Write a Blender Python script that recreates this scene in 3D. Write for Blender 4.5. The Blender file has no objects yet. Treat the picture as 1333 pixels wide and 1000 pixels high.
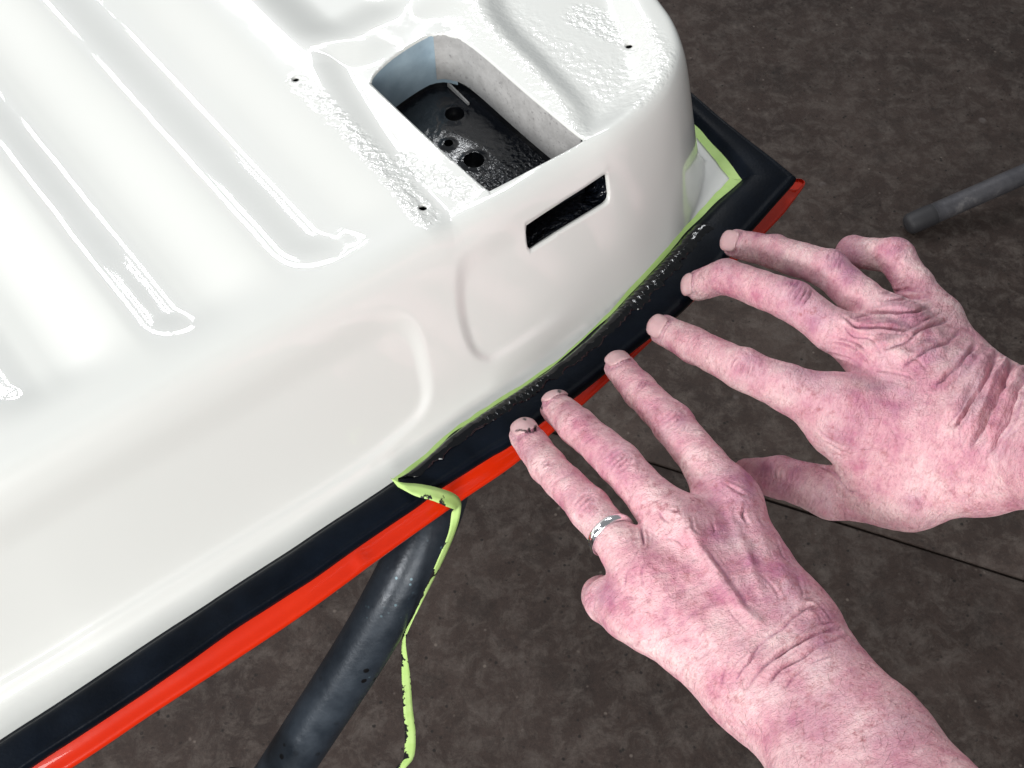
import bpy, math, random
import numpy as np
from mathutils import Vector

# ------------------------------------------------------------------ camera, world, lights
FPX = 1497.0                                   # focal length in pixels of the 1333 px wide photograph
CAM = np.array([0.0, 0.0, 1.29])
PITCH = math.radians(57)
scene = bpy.context.scene
cam_d = bpy.data.cameras.new('camera'); cam = bpy.data.objects.new('camera', cam_d)
scene.collection.objects.link(cam)
cam.location = CAM; cam.rotation_euler = (math.radians(90) - PITCH, 0, 0)
cam_d.sensor_width = 36; cam_d.lens = FPX / 1333 * 36
cam_d.clip_start = .02; cam_d.clip_end = 60
scene.camera = cam
scene.view_settings.view_transform = 'Standard'
scene.view_settings.look = 'None'
scene.view_settings.exposure = 0.0
scene.view_settings.gamma = 1.0
world = bpy.data.worlds.new('World'); scene.world = world; world.use_nodes = True
bg = world.node_tree.nodes['Background']
bg.inputs['Color'].default_value = (.93, .97, 1.0, 1); bg.inputs['Strength'].default_value = .27

FWD = np.array([0, math.cos(PITCH), -math.sin(PITCH)])
UPV = np.array([0, math.sin(PITCH), math.cos(PITCH)])
RGT = np.array([1.0, 0, 0])
def ray(u, v):
    d = FWD * FPX + RGT * (u - 666.5) - UPV * (v - 500)
    return d / np.linalg.norm(d)
def at(u, v, z):                               # measured picture point -> world point at height z
    d = ray(u, v); return CAM + d * ((z - CAM[2]) / d[2])
def proj(P):
    q = P - CAM; w = q @ FWD
    return 666.5 + FPX * (q @ RGT) / w, 500 - FPX * (q @ UPV) / w

ANG = math.radians(39)                         # the panel's front edge runs along E_, inward is G_
E_ = np.array([math.cos(ANG), math.sin(ANG)]); G_ = np.array([-math.sin(ANG), math.cos(ANG)])
ZT, ZF = .900, .810                            # panel top and flange heights
ORG = at(1038, 228, ZF + .006)[:2]             # outer tip of the rubber corner
def st(u, v, z):
    p = at(u, v, z)[:2] - ORG
    return np.array([p @ E_, p @ G_]) * 1000   # millimetres
def wp(s, t, z):                               # panel coordinates (mm, mm, m) -> world
    s = np.asarray(s, float); t = np.asarray(t, float); z = np.asarray(z, float)
    xy = ORG + (s[..., None] * E_ + t[..., None] * G_) / 1000
    return np.concatenate([xy, np.broadcast_to(z, s.shape)[..., None]], -1)

def area(name, loc, target, sx, sy, power, col, along=None):
    l = bpy.data.lights.new(name, 'AREA'); l.shape = 'RECTANGLE'; l.size = sx; l.size_y = sy
    l.energy = power; l.color = col
    o = bpy.data.objects.new(name, l); scene.collection.objects.link(o)
    o.location = loc
    zax = (Vector(loc) - Vector(target)).normalized()
    xax = Vector(along) if along is not None else Vector((1, 0, 0))
    xax = (xax - zax * xax.dot(zax)).normalized(); yax = zax.cross(xax)
    from mathutils import Matrix
    o.rotation_euler = Matrix((xax, yax, zax)).transposed().to_euler()
    return o
G3 = (G_[0], G_[1], 0)
# overhead workshop fluorescents: twin tubes hung in rows along the panel's ribs
for (s, t) in ((900, 2400), (900, 3850), (1140, 1780), (-1900, 600)):
    for k in (-45, 45):
        p = wp(s + k, t, 3.0)
        area('fluorescent_tube', p, (p[0], p[1], 0), 1.25, .035, 8, (.96, .98, 1.0), G3)
# added broad back light from the upper left, unseen source, rims the fingers
area('back_light', (-3.1, 1.75, 2.35), (0.1, .4, .8), 1.3, 1.3, 56, (1.0, .985, .97))
# added key light behind the camera, up and to the left
area('key_light', (-1.45, -1.45, 1.85), (.05, .35, .82), .45, .45, 38, (1.0, .985, .965))

area('front_light', (.25, -1.75, 1.65), (.05, .38, .85), .9, .9, 32, (1.0, .99, .965))  # added fill in front, brightens the panel's side wall

# ------------------------------------------------------------------ helpers
def link(o): scene.collection.objects.link(o); return o
def props(o, label=None, cat=None, group=None, kind=None):
    if label: o['label'] = label
    if cat: o['category'] = cat
    if group: o['group'] = group
    if kind: o['kind'] = kind
    return o
def empty(name, loc, label, cat, group=None):
    o = link(bpy.data.objects.new(name, None)); o.location = loc; o.empty_display_size = .05
    return props(o, label, cat, group)
def mesh_obj(name, V, F, mat, parent=None, smooth=True, attrs=None):
    V = np.asarray(V, dtype=np.float32)
    if parent is not None: V = V - np.array(parent_world(parent), dtype=np.float32)
    me = bpy.data.meshes.new(name)
    if isinstance(F, np.ndarray):
        n = F.shape[1]
        me.vertices.add(len(V)); me.vertices.foreach_set('co', V.ravel())
        me.loops.add(F.size); me.loops.foreach_set('vertex_index', F.astype(np.int32).ravel())
        me.polygons.add(len(F))
        me.polygons.foreach_set('loop_start', np.arange(0, F.size, n, dtype=np.int32))
        me.update(calc_edges=True)
    else:
        me.from_pydata(V.tolist(), [], [list(f) for f in F]); me.update()
    me.validate()
    me.polygons.foreach_set('use_smooth', np.full(len(me.polygons), smooth))
    for k, a in (attrs or {}).items():
        at_ = me.attributes.new(k, 'FLOAT_VECTOR' if a.ndim == 2 else 'FLOAT', 'POINT')
        at_.data.foreach_set('vector' if a.ndim == 2 else 'value', a.astype(np.float32).ravel())
    o = link(bpy.data.objects.new(name, me))
    for m in (mat if isinstance(mat, (list, tuple)) else [mat]): me.materials.append(m)
    if parent is not None: o.parent = parent
    return o
def parent_world(o):
    p = Vector((0, 0, 0))
    while o is not None: p = p + o.location; o = o.parent
    return p
def grid_faces(nu, nv, closed_v=False, closed_u=False):
    i, j = np.meshgrid(np.arange(nu if closed_u else nu - 1), np.arange(nv if closed_v else nv - 1), indexing='ij')
    i2, j2 = (i + 1) % nu, (j + 1) % nv
    return np.stack([i * nv + j, i2 * nv + j, i2 * nv + j2, i * nv + j2], -1).reshape(-1, 4)
def catmull(P, n=12, closed=False):
    P = np.asarray(P, float)
    if closed: Q = np.vstack([P[-1], P, P[0], P[1]])
    else: Q = np.vstack([2 * P[0] - P[1], P, 2 * P[-1] - P[-2]])
    out = []
    for i in range(1, len(Q) - 2):
        p0, p1, p2, p3 = Q[i - 1:i + 3]
        for u in np.arange(n) / n:
            out.append(.5 * (2 * p1 + (p2 - p0) * u + (2 * p0 - 5 * p1 + 4 * p2 - p3) * u * u + (3 * p1 - p0 - 3 * p2 + p3) * u ** 3))
    if not closed: out.append(Q[-2])
    return np.array(out)
def resample(P, n):
    P = np.asarray(P, float); d = np.r_[0, np.cumsum(np.linalg.norm(np.diff(P, axis=0), axis=1))]
    u = np.linspace(0, d[-1], n)
    return np.stack([np.interp(u, d, P[:, k]) for k in range(P.shape[1])], -1)
def sstep(a, b, x):
    x = np.clip((x - a) / (b - a), 0, 1); return x * x * (3 - 2 * x)
def pdist(X, Y, P, closed=False):              # distance of points to a polyline
    P = np.asarray(P, float)
    if closed: P = np.vstack([P, P[:1]])
    best = np.full(X.shape, 1e9, np.float32)
    for (ax, ay), (bx, by) in zip(P[:-1], P[1:]):
        dx, dy = bx - ax, by - ay; L = dx * dx + dy * dy + 1e-12
        h = np.clip(((X - ax) * dx + (Y - ay) * dy) / L, 0, 1)
        np.minimum(best, (X - ax - h * dx) ** 2 + (Y - ay - h * dy) ** 2, out=best)
    return np.sqrt(best)
def inside(X, Y, P):
    r = np.zeros(X.shape, bool); P = np.asarray(P)
    for (ax, ay), (bx, by) in zip(P, np.roll(P, -1, axis=0)):
        if ay == by: continue
        c = (ay > Y) != (by > Y)
        r ^= c & (X < (bx - ax) * (Y - ay) / (by - ay) + ax)
    return r
def vnoise(P, scale, seed=0):                  # smooth value noise in -1..1
    q = P * scale; i = np.floor(q).astype(np.int64); f = q - i; f = f * f * (3 - 2 * f)
    def h(a, b, c):
        n = (a * 374761393 + b * 668265263 + c * 2147483647 + seed * 1274126177) & 0xFFFFFFFF
        n = ((n ^ (n >> 13)) * 1274126177) & 0xFFFFFFFF
        return ((n ^ (n >> 16)) & 0xFFFF) / 32767.5 - 1
    r = 0
    for a in (0, 1):
        for b in (0, 1):
            for c in (0, 1):
                w = (f[..., 0] if a else 1 - f[..., 0]) * (f[..., 1] if b else 1 - f[..., 1]) * (f[..., 2] if c else 1 - f[..., 2])
                r = r + w * h(i[..., 0] + a, i[..., 1] + b, i[..., 2] + c)
    return r
def sweep(path, radii, nseg=20, caps=True):
    path = np.asarray(path, float); n = len(path)
    T = np.gradient(path, axis=0); T /= np.linalg.norm(T, axis=1)[:, None]
    up = np.array([0, 0, 1.0]);
    if abs(T[0] @ up) > .9: up = np.array([1.0, 0, 0])
    V = []; X = np.cross(T[0], up); X /= np.linalg.norm(X)
    for i in range(n):
        X = X - T[i] * (X @ T[i]); X /= np.linalg.norm(X); Y = np.cross(T[i], X)
        a = np.arange(nseg) / nseg * 2 * np.pi
        V.append(path[i] + radii[i] * (np.cos(a)[:, None] * X + np.sin(a)[:, None] * Y))
    V = np.concatenate(V); F = [tuple(f) for f in grid_faces(n, nseg, closed_v=True)]
    if caps: F += [tuple(range(nseg))[::-1], tuple((n - 1) * nseg + k for k in range(nseg))]
    return V, F

# ------------------------------------------------------------------ materials
class Mat:
    def __init__(s, name):
        s.m = bpy.data.materials.new(name); s.m.use_nodes = True
        s.nt = s.m.node_tree; s.b = s.nt.nodes['Principled BSDF']
    def n(s, typ, **kw):
        o = s.nt.nodes.new(typ)
        for k, v in kw.items():
            if k in o.inputs: o.inputs[k].default_value = v
            else: setattr(o, k, v)
        return o
    def l(s, a, b): s.nt.links.new(a, b)
    def set(s, **kw):
        for k, v in kw.items():
            k = k.replace('_', ' ')
            s.b.inputs[k].default_value = (*v, 1) if isinstance(v, tuple) and len(v) == 3 and 'Radius' not in k else v
        return s
    def coord(s, scale=(1, 1, 1), attr=None):
        if attr: c = s.n('ShaderNodeAttribute', attribute_name=attr).outputs['Vector']
        else: c = s.n('ShaderNodeTexCoord').outputs['Object']
        mp = s.n('ShaderNodeMapping'); mp.inputs['Scale'].default_value = scale
        s.l(c, mp.inputs['Vector']); return mp.outputs['Vector']
    def noise(s, scale, detail=4, rough=.55, vec=None, dist=0):
        t = s.n('ShaderNodeTexNoise', Scale=scale, Detail=detail, Roughness=rough, Distortion=dist)
        s.l(vec if vec is not None else s.coord(), t.inputs['Vector']); return t.outputs['Fac']
    def attr(s, name): return s.n('ShaderNodeAttribute', attribute_name=name).outputs['Fac']
    def ramp(s, fac, stops):
        r = s.n('ShaderNodeValToRGB'); el = r.color_ramp.elements
        while len(el) < len(stops): el.new(.5)
        for e, (p, c) in zip(el, stops): e.position = p; e.color = (*c, 1) if not isinstance(c, float) else (c, c, c, 1)
        s.l(fac, r.inputs['Fac']); return r.outputs['Color']
    def mix(s, fac, a, b, blend='MIX'):
        m = s.n('ShaderNodeMix', data_type='RGBA', blend_type=blend)
        for inp, x in ((m.inputs[0], fac), (m.inputs[6], a), (m.inputs[7], b)):
            if isinstance(x, (int, float)): inp.default_value = x
            elif isinstance(x, tuple): inp.default_value = (*x, 1)
            else: s.l(x, inp)
        return m.outputs[2]
    def math(s, op, a, b=0.0):
        m = s.n('ShaderNodeMath', operation=op)
        for inp, x in ((m.inputs[0], a), (m.inputs[1], b)):
            if isinstance(x, (int, float)): inp.default_value = x
            else: s.l(x, inp)
        return m.outputs[0]
    def bump(s, h, dist, strength=1.0, prev=None):
        b = s.n('ShaderNodeBump', Distance=dist)
        if isinstance(strength, (int, float)): b.inputs['Strength'].default_value = strength
        else: s.l(strength, b.inputs['Strength'])
        s.l(h, b.inputs['Height'])
        if prev is not None: s.l(prev, b.inputs['Normal'])
        return b.outputs['Normal']
    def out(s, col=None, rough=None, normal=None, coat_normal=None):
        if col is not None: s.l(col, s.b.inputs['Base Color'])
        if rough is not None: s.l(rough, s.b.inputs['Roughness'])
        if normal is not None: s.l(normal, s.b.inputs['Normal'])
        if coat_normal is not None: s.l(coat_normal, s.b.inputs['Coat Normal'])
        return s.m

def m_white():
    k = Mat('white_gloss_paint'); k.set(Roughness=.32, Coat_Weight=1.0, Coat_Roughness=.035, Coat_IOR=1.55)
    k.b.inputs['Specular IOR Level'].default_value = .3
    c = k.ramp(k.noise(9, 3), [(.3, (.755, .768, .740)), (.7, (.775, .785, .757))])
    peel = k.attr('peel')
    nz = k.noise(260, 2, .5)
    n1 = k.bump(nz, .0016, peel)
    n2 = k.bump(k.noise(45, 1, .4), .0006, .05, n1)
    return k.out(c, normal=n1, coat_normal=n2)
def m_rubber():
    k = Mat('black_rubber'); k.set(Roughness=.42)
    k.b.inputs['Specular IOR Level'].default_value = .11
    c = k.ramp(k.noise(60, 4), [(.35, (.0018, .0035, .007)), (.7, (.004, .007, .013))])
    r = k.ramp(k.noise(25, 4), [(.3, .34), (.7, .52)])
    return k.out(c, r, k.bump(k.noise(700, 3), .0004, .35))
def m_sealant():
    k = Mat('wet_black_sealant'); k.set(Base_Color=(.0015, .0018, .003), Roughness=.12)
    return k.out(normal=k.bump(k.noise(150, 2, .4, dist=.3), .0006, .15))
def m_orange():
    k = Mat('orange_red_paint'); k.set(Roughness=.3, Coat_Weight=.7, Coat_Roughness=.02, Coat_IOR=1.42)
    k.b.inputs['Specular IOR Level'].default_value = .2
    c = k.ramp(k.noise(40, 4), [(.3, (.70, .022, .001)), (.7, (.76, .028, .0015))])
    return k.out(c, normal=k.bump(k.noise(120, 2), .0006, .15))
def m_tape():
    k = Mat('green_masking_tape'); k.set(Roughness=.6)
    base = k.ramp(k.noise(90, 4), [(.3, (.46, .70, .20)), (.7, (.56, .78, .28))])
    d = k.ramp(k.math('ADD', k.noise(120, 4, .6), k.math('SUBTRACT', k.math('MULTIPLY', k.attr('stain'), .30), .20)), [(.50, 0.0), (.53, 1.0)])
    return k.out(k.mix(d, base, (.004, .004, .005)), normal=k.bump(k.noise(420, 2), .0003, .4))
def m_gloss_black():
    k = Mat('black_hammered_coating'); k.set(Base_Color=(.006, .008, .013), Roughness=.22)
    k.b.inputs['Specular IOR Level'].default_value = .8
    v = k.noise(330, 2, .45, dist=.4)
    return k.out(normal=k.bump(v, .004, k.math('MULTIPLY', k.attr('ham'), .9), k.bump(k.noise(60, 2), .0015, .25)))
def m_dark():
    k = Mat('cavity_black'); k.set(Roughness=.35)
    return k.out(k.ramp(k.noise(50), [(.3, (.002, .0025, .004)), (.7, (.005, .006, .009))]))
def m_primer():
    k = Mat('grey_primer'); k.set(Roughness=.55)
    c = k.ramp(k.noise(150, 5, .7), [(.3, (.36, .355, .35)), (.6, (.46, .455, .45))])
    sp = k.ramp(k.noise(400, 3, .7), [(.60, 0.0), (.68, 1.0)])
    return k.out(k.mix(k.math('MULTIPLY', sp, .5), c, (.10, .09, .10)), normal=k.bump(k.noise(500, 3), .0005, .5))
def m_blue_primer():
    k = Mat('blue_grey_overspray'); k.set(Roughness=.45)
    c = k.ramp(k.noise(60, 4), [(.3, (.28, .38, .46)), (.7, (.42, .54, .62))])
    return k.out(c, normal=k.bump(k.noise(500, 3), .0004, .4))
def m_tube():
    k = Mat('dark_blue_grey_tube_paint'); k.set(Roughness=.38, Metallic=.25)
    c = k.ramp(k.noise(35, 5, .65), [(.3, (.014, .020, .029)), (.7, (.034, .046, .062))])
    v = k.n('ShaderNodeTexVoronoi', Scale=190.0); k.l(k.coord(), v.inputs['Vector'])
    spk = k.math('MULTIPLY', k.ramp(v.outputs['Distance'], [(.10, 1.0), (.17, 0.0)]), k.ramp(k.noise(22, 3), [(.52, 0.0), (.62, 1.0)]))
    v2 = k.n('ShaderNodeTexVoronoi', Scale=120.0); k.l(k.coord(), v2.inputs['Vector'])
    drk = k.math('MULTIPLY', k.ramp(v2.outputs['Distance'], [(.16, 1.0), (.22, 0.0)]), k.ramp(k.noise(30, 3), [(.50, 0.0), (.6, 1.0)]))
    c = k.mix(k.math('MULTIPLY', spk, .55), c, (.22, .36, .42))
    c = k.mix(drk, c, (.003, .003, .004))
    return k.out(c, k.ramp(k.noise(70, 4), [(.3, .30), (.7, .5)]), k.bump(k.noise(250, 4), .0005, .4))
def m_leg():
    k = Mat('scuffed_grey_tube_paint'); k.set(Roughness=.45, Metallic=.35)
    c = k.ramp(k.noise(30, 6, .7), [(.3, (.055, .054, .062)), (.58, (.10, .097, .105)), (.75, (.22, .21, .21))])
    return k.out(c, normal=k.bump(k.noise(200, 4), .0006, .4))
def m_floor():
    k = Mat('stained_brown_concrete'); k.set(Roughness=.62)
    k.b.inputs['Specular IOR Level'].default_value = .3
    big = k.noise(3.6, 10, .72, dist=.5); med = k.noise(34, 10, .78, dist=.4); fine = k.noise(170, 8, .85)
    c = k.ramp(big, [(.30, (.019, .0118, .0098)), (.5, (.035, .0228, .0186)), (.70, (.066, .048, .041))])
    c = k.mix(k.ramp(med, [(.46, 0.0), (.66, .85)]), c, (.092, .076, .067))
    c = k.mix(k.ramp(k.noise(13, 10, .78), [(.52, 0.0), (.66, .7)]), c, (.018, .012, .010))
    c = k.mix(.85, c, k.ramp(fine, [(.25, (.25, .23, .22)), (.5, (.5, .5, .5)), (.75, (.78, .76, .74))]), 'OVERLAY')
    v0 = k.n('ShaderNodeTexVoronoi', Scale=95.0); k.l(k.coord(), v0.inputs['Vector'])
    pit = k.math('MULTIPLY', k.ramp(v0.outputs['Distance'], [(.13, 1.0), (.24, 0.0)]), k.ramp(k.noise(60, 3), [(.50, 0.0), (.60, .85)]))
    c = k.mix(pit, c, (.008, .006, .005))
    v1 = k.n('ShaderNodeTexVoronoi', Scale=70.0); k.l(k.coord((1, 1, 1)), v1.inputs['Vector'])
    gr = k.math('MULTIPLY', k.ramp(v1.outputs['Distance'], [(.09, 1.0), (.17, 0.0)]), k.ramp(k.noise(41, 3), [(.56, 0.0), (.64, .6)]))
    c = k.mix(gr, c, (.17, .14, .12))
    v = k.n('ShaderNodeTexVoronoi', Scale=14.0); k.l(k.coord(), v.inputs['Vector'])
    spot = k.math('MULTIPLY', k.ramp(v.outputs['Distance'], [(.06, 1.0), (.10, 0.0)]), k.ramp(k.noise(9, 2), [(.55, 0.0), (.62, .6)]))
    c = k.mix(spot, c, (.16, .14, .135))
    return k.out(c, k.ramp(med, [(.3, .48), (.7, .75)]), k.bump(fine, .004, .4, k.bump(med, .006, .25)))
def m_skin():
    k = Mat('weathered_skin'); k.set(Roughness=.46)
    k.b.inputs['Specular IOR Level'].default_value = .42
    k.b.inputs['Subsurface Weight'].default_value = .12
    k.b.inputs['Subsurface Radius'].default_value = (.006, .002, .0015)
    k.b.inputs['Subsurface Scale'].default_value = .5
    c = k.ramp(k.noise(55, 5, .65), [(.28, (.55, .19, .28)), (.46, (.76, .42, .465)), (.68, (.90, .65, .645))])
    red = k.math('MULTIPLY', k.attr('red'), k.ramp(k.noise(170, 4, .7), [(.25, .55), (.7, 1.0)]))
    c = k.mix(red, c, (.33, .085, .22))
    mot = k.ramp(k.noise(260, 4, .75), [(.52, 0.0), (.68, .75)])
    c = k.mix(k.math('MULTIPLY', mot, k.math('ADD', k.attr('mottle'), .25)), c, (.42, .15, .17))
    strk = k.ramp(k.noise(1.0, 5, .7, k.coord((.9, .30, .30), 'hc'), .6), [(.32, .8), (.48, 0.0)])
    c = k.mix(k.math('MULTIPLY', strk, .5), c, (.34, .10, .16))
    c = k.mix(k.attr('pale'), c, (.80, .60, .56))
    c = k.mix(k.attr('dirt'), c, (.012, .006, .008))
    hc = 'hc'
    n1 = k.bump(k.noise(1.0, 5, .62, k.coord((.50, .17, .17), hc), .5), .0016, .8)
    v = k.n('ShaderNodeTexVoronoi', Scale=1.0, feature='DISTANCE_TO_EDGE'); k.l(k.coord((.75, .5, .5), hc), v.inputs['Vector'])
    cell = k.ramp(v.outputs['Distance'], [(.0, 0.0), (.18, 1.0)])
    n2 = k.bump(cell, .0004, .45, n1)
    n3 = k.bump(k.noise(2.6, 3, .6, k.coord((1, .8, .8), hc)), .0004, .4, n2)
    return k.out(c, k.ramp(k.noise(240, 3), [(.3, .40), (.7, .58)]), n3)
def m_nail():
    k = Mat('fingernail'); k.set(Roughness=.3)
    k.b.inputs['Subsurface Weight'].default_value = .1; k.b.inputs['Subsurface Scale'].default_value = .002
    c = k.mix(k.attr('tip'), k.ramp(k.noise(220, 3), [(.3, (.60, .36, .38)), (.7, (.68, .45, .46))]), (.72, .62, .56))
    c = k.mix(k.attr('dirt'), c, (.010, .006, .008))
    return k.out(c, normal=k.bump(k.noise(500, 2), .0002, .3))
def m_silver():
    k = Mat('polished_silver'); k.set(Base_Color=(.86, .86, .88), Metallic=1.0, Roughness=.14)
    return k.out(normal=k.bump(k.noise(700, 3), .0002, .3))
HAIR = Mat('fine_brown_hair').set(Base_Color=(.10, .045, .035), Roughness=.5).m
FOOT = Mat('dark_grey_rubber').set(Base_Color=(.026, .025, .028), Roughness=.6).m
WHITE, RUBBER, SEAL, ORANGE, TAPE = m_white(), m_rubber(), m_sealant(), m_orange(), m_tape()
HAMMER, DARK, PRIMER, BLUEP = m_gloss_black(), m_dark(), m_primer(), m_blue_primer()
TUBE, LEG, FLOOR, SKIN, NAIL, SILVER = m_tube(), m_leg(), m_floor(), m_skin(), m_nail(), m_silver()

# ------------------------------------------------------------------ floor: two slabs with a saw-cut joint between them
ja = at(715, 560, 0)[:2]; jb = at(1333, 755, 0)[:2]
jd = (jb - ja) / np.linalg.norm(jb - ja); jn = np.array([-jd[1], jd[0]])
fb = []
def slab(side):
    rng = np.linspace(-7, 7, 141); V = []
    prof = [(.0022, -.012), (.0024, -.0012), (.0045, 0), (.4, 0), (9, 0)]
    for x in rng:
        w = .0008 * math.sin(x * 31) + .0006 * math.sin(x * 83 + 1)
        for (d, z) in prof:
            p = ja + jd * x + jn * side * (d + (w if d < .1 else 0)); V.append((p[0], p[1], z))
    F = grid_faces(len(rng), len(prof))
    return np.array(V), (F if side < 0 else F[:, ::-1])
V1, F1 = slab(1); V2, F2 = slab(-1)
p0, p1 = ja - jd * 7, ja + jd * 7
V3 = np.array([[*(p0 - jn * .006), -.010], [*(p1 - jn * .006), -.010], [*(p1 + jn * .006), -.010], [*(p0 + jn * .006), -.010]])
props(mesh_obj('floor', np.vstack([V1, V2]), np.vstack([F1, F2 + len(V1)]), FLOOR), kind='structure')
props(mesh_obj('floor_joint', V3, np.array([[0, 1, 2, 3]]), DARK), kind='structure')

# ------------------------------------------------------------------ the vehicle panel
panel = empty('vehicle_panel', (*ORG, ZF), 'glossy white pressed-metal vehicle panel with orange-red outer edge and black seal', 'vehicle panel')
base = catmull([(-700, 14)] + [tuple(st(u, v, ZF)) for u, v in ((0, 930), (170, 830), (350, 715), (510, 610), (700, 480), (800, 398), (860, 340), (900, 285), (917, 215))]
               + [tuple(st(917, 215, ZF) + np.array((3, 22))), tuple(st(917, 215, ZF) + np.array((5, 320)))], 8)
rim = catmull([(-700, 66)] + [tuple(st(u, v, ZT)) for u, v in ((0, 600), (280, 450), (560, 296), (738, 196), (812, 155), (866, 105), (882, 52), (866, 0))]
              + [tuple(st(866, 0, ZT) + np.array((4, 40))), tuple(st(866, 0, ZT) + np.array((6, 300)))], 8)
H = 0.8
SS = np.arange(-560, -2, H); TT = np.arange(-45, 385, H)
S, T = np.meshgrid(SS, TT, indexing='ij'); S = S.astype(np.float32); T = T.astype(np.float32)
dB, dR = pdist(S, T, base), pdist(S, T, rim)
inB = inside(S, T, np.vstack([base, (-700, 400)])); inR = inside(S, T, np.vstack([rim, (-700, 400)]))
W = np.where(inR, 1.0, np.where(inB, dB / (dB + dR + 1e-6), 0.0))
wq = np.linspace(0, 1, 400)
slope = sstep(-.02, .24, wq) * (1 - .97 * sstep(.70, .98, wq)); prof = np.r_[0, np.cumsum(slope[:-1])]; prof /= prof[-1]
Z = ZF + (ZT - ZF) * np.interp(W, wq, prof)
SL = np.interp(W, wq, slope)
# smooth the kinks at the medial lines and let the flange rise gently towards the wall
def blur(A, r):
    for ax in (0, 1):
        P = np.pad(A, [(r, r) if a == ax else (0, 0) for a in (0, 1)], mode='edge'); c = np.cumsum(P, axis=ax, dtype=np.float64)
        c = np.concatenate([np.zeros_like(np.take(c, [0], ax)), c], ax); n = A.shape[ax]
        A = (np.take(c, range(2 * r + 1, 2 * r + 1 + n), ax) - np.take(c, range(n), ax)) / (2 * r + 1)
    return A
Zs = blur(blur(Z, 3), 3); side_r = sstep(-90, -60, S); Z = Zs * (1 - side_r) + blur(Z, 1) * side_r
def sample(A, s, t):
    i = np.clip((s - SS[0]) / H, 0, len(SS) - 1.01); j = np.clip((t - TT[0]) / H, 0, len(TT) - 1.01)
    i0, j0 = int(i), int(j); a, b = i - i0, j - j0
    return A[i0, j0] * (1 - a) * (1 - b) + A[i0 + 1, j0] * a * (1 - b) + A[i0, j0 + 1] * (1 - a) * b + A[i0 + 1, j0 + 1] * a * b
def hit(u, v):                                  # where a measured picture point falls on the sheet
    z = ZT + .002
    while z > ZF - .002:
        s, t = st(u, v, z)
        if sample(Z, s, t) >= z: break
        z -= .0001
    return np.array([s, t])
# pressings in the wall
def wall_press(pts, depth, soft):
    global Z
    P = catmull([hit(*p) for p in pts], 6, closed=True); P = P * np.array([1, 1.9])
    d = pdist(S, T * 1.9, P, closed=True); d = np.where(inside(S, T * 1.9, P), d, -d)
    Z = Z - depth * sstep(-soft * .5, soft * .5, d) * np.clip(SL * 1.4, 0, 1)
wall_press([(-60, 735), (0, 695), (140, 615), (300, 527), (430, 452), (500, 418), (535, 428), (550, 470), (553, 520), (520, 560), (440, 620), (300, 705), (150, 795), (0, 885), (-60, 920)], .0050, 9)
wall_press([(604, 345), (640, 318), (720, 268), (800, 225), (868, 187), (884, 200), (880, 250), (858, 300), (800, 352), (720, 412), (655, 455), (630, 462), (612, 445), (600, 395)], .0045, 7)
# pressings in the top
def tops(u, v): return st(u, v, ZT)
def channel(sA, sB, sC, sD, te, tf, depth, t2=None):
    m = sstep(sA, sB, S) * (1 - sstep(sC, sD, S)) * sstep(te, tf, T)
    if t2: m = m * (1 - sstep(t2[0], t2[1], T))
    return depth * m * inR
A1 = tops(102, 340)[0]; B1 = tops(195, 340)[0]; C1 = tops(300, 285)[0]; D1 = tops(405, 285)[0]; P1 = tops(520, 255)[0]
te = tops(350, 402)[1]; tf = tops(250, 395)[1]
per = D1 - B1
Z = Z - channel(A1 - 3, B1 + 3, C1 - 34, C1 + 1, te - 1, tf + 6, .0050)
Z = Z - channel(C1 - 2, D1 + 3, P1 - 30, P1 + 3, te - 3, tf + 4, .0040)
Z = Z - channel(A1 - per - 3, B1 - per + 3, A1 - 34, A1 + 1, te + 9, tf + 14, .0059)
q = tops(450, 45)
Z = Z - channel(q[0] - 24, q[0] + 6, q[0] + 26, q[0] + 52, q[1] - 6, q[1] + 22, .0055)
o1, o2, o3 = tops(483, 100), tops(637, 245), tops(760, 178)
rA, rT = tops(745, 150), tops(640, 0)
rec = catmull([tops(u, v) for u, v in ((764, 172), (815, 150), (850, 108), (852, 60), (830, 10), (790, -60), (640, -60), (632, 10), (690, 80), (735, 128))], 6, closed=True)
dd = pdist(S, T, rec, closed=True); dd = np.where(inside(S, T, rec), dd, -dd)
Z = Z - .0055 * sstep(-2, 13, dd)
# plateau round the opening stands a little below the rim
plat = catmull([tops(u, v) for u, v in ((420, 80), (480, 60), (545, 8), (600, 5), (640, 50), (775, 172), (640, 262), (560, 285))], 6, closed=True)
dp = pdist(S, T, plat, closed=True); dp = np.where(inside(S, T, plat), dp, -dp)
Z = Z - .0024 * sstep(-8, 12, dp)
pts3 = np.stack([S, T, np.zeros_like(S)], -1)
Z = Z + .00005 * vnoise(pts3, 1 / 26, 3) * (W > .5) + .000012 * vnoise(pts3, 1 / 9, 5)
# orange peel where the paint went on dry
def near(px, r, z=ZT):
    P = [st(u, v, z) for u, v in px]; return 1 - sstep(r * .35, r, pdist(S, T, P))
peel = np.maximum.reduce([near([(388, 108), (470, 185), (555, 280)], 9), near([(530, 205), (600, 245)], 9), .4 * near([(640, 20), (700, 60), (790, 110), (830, 90)], 30),
                          near([(760, 10), (830, 40), (870, 90), (845, 130)], 14), .6 * near([(620, 10), (690, 90), (760, 170)], 8)]) * .55 * sstep(.975, 1.0, W) + .003
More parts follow.
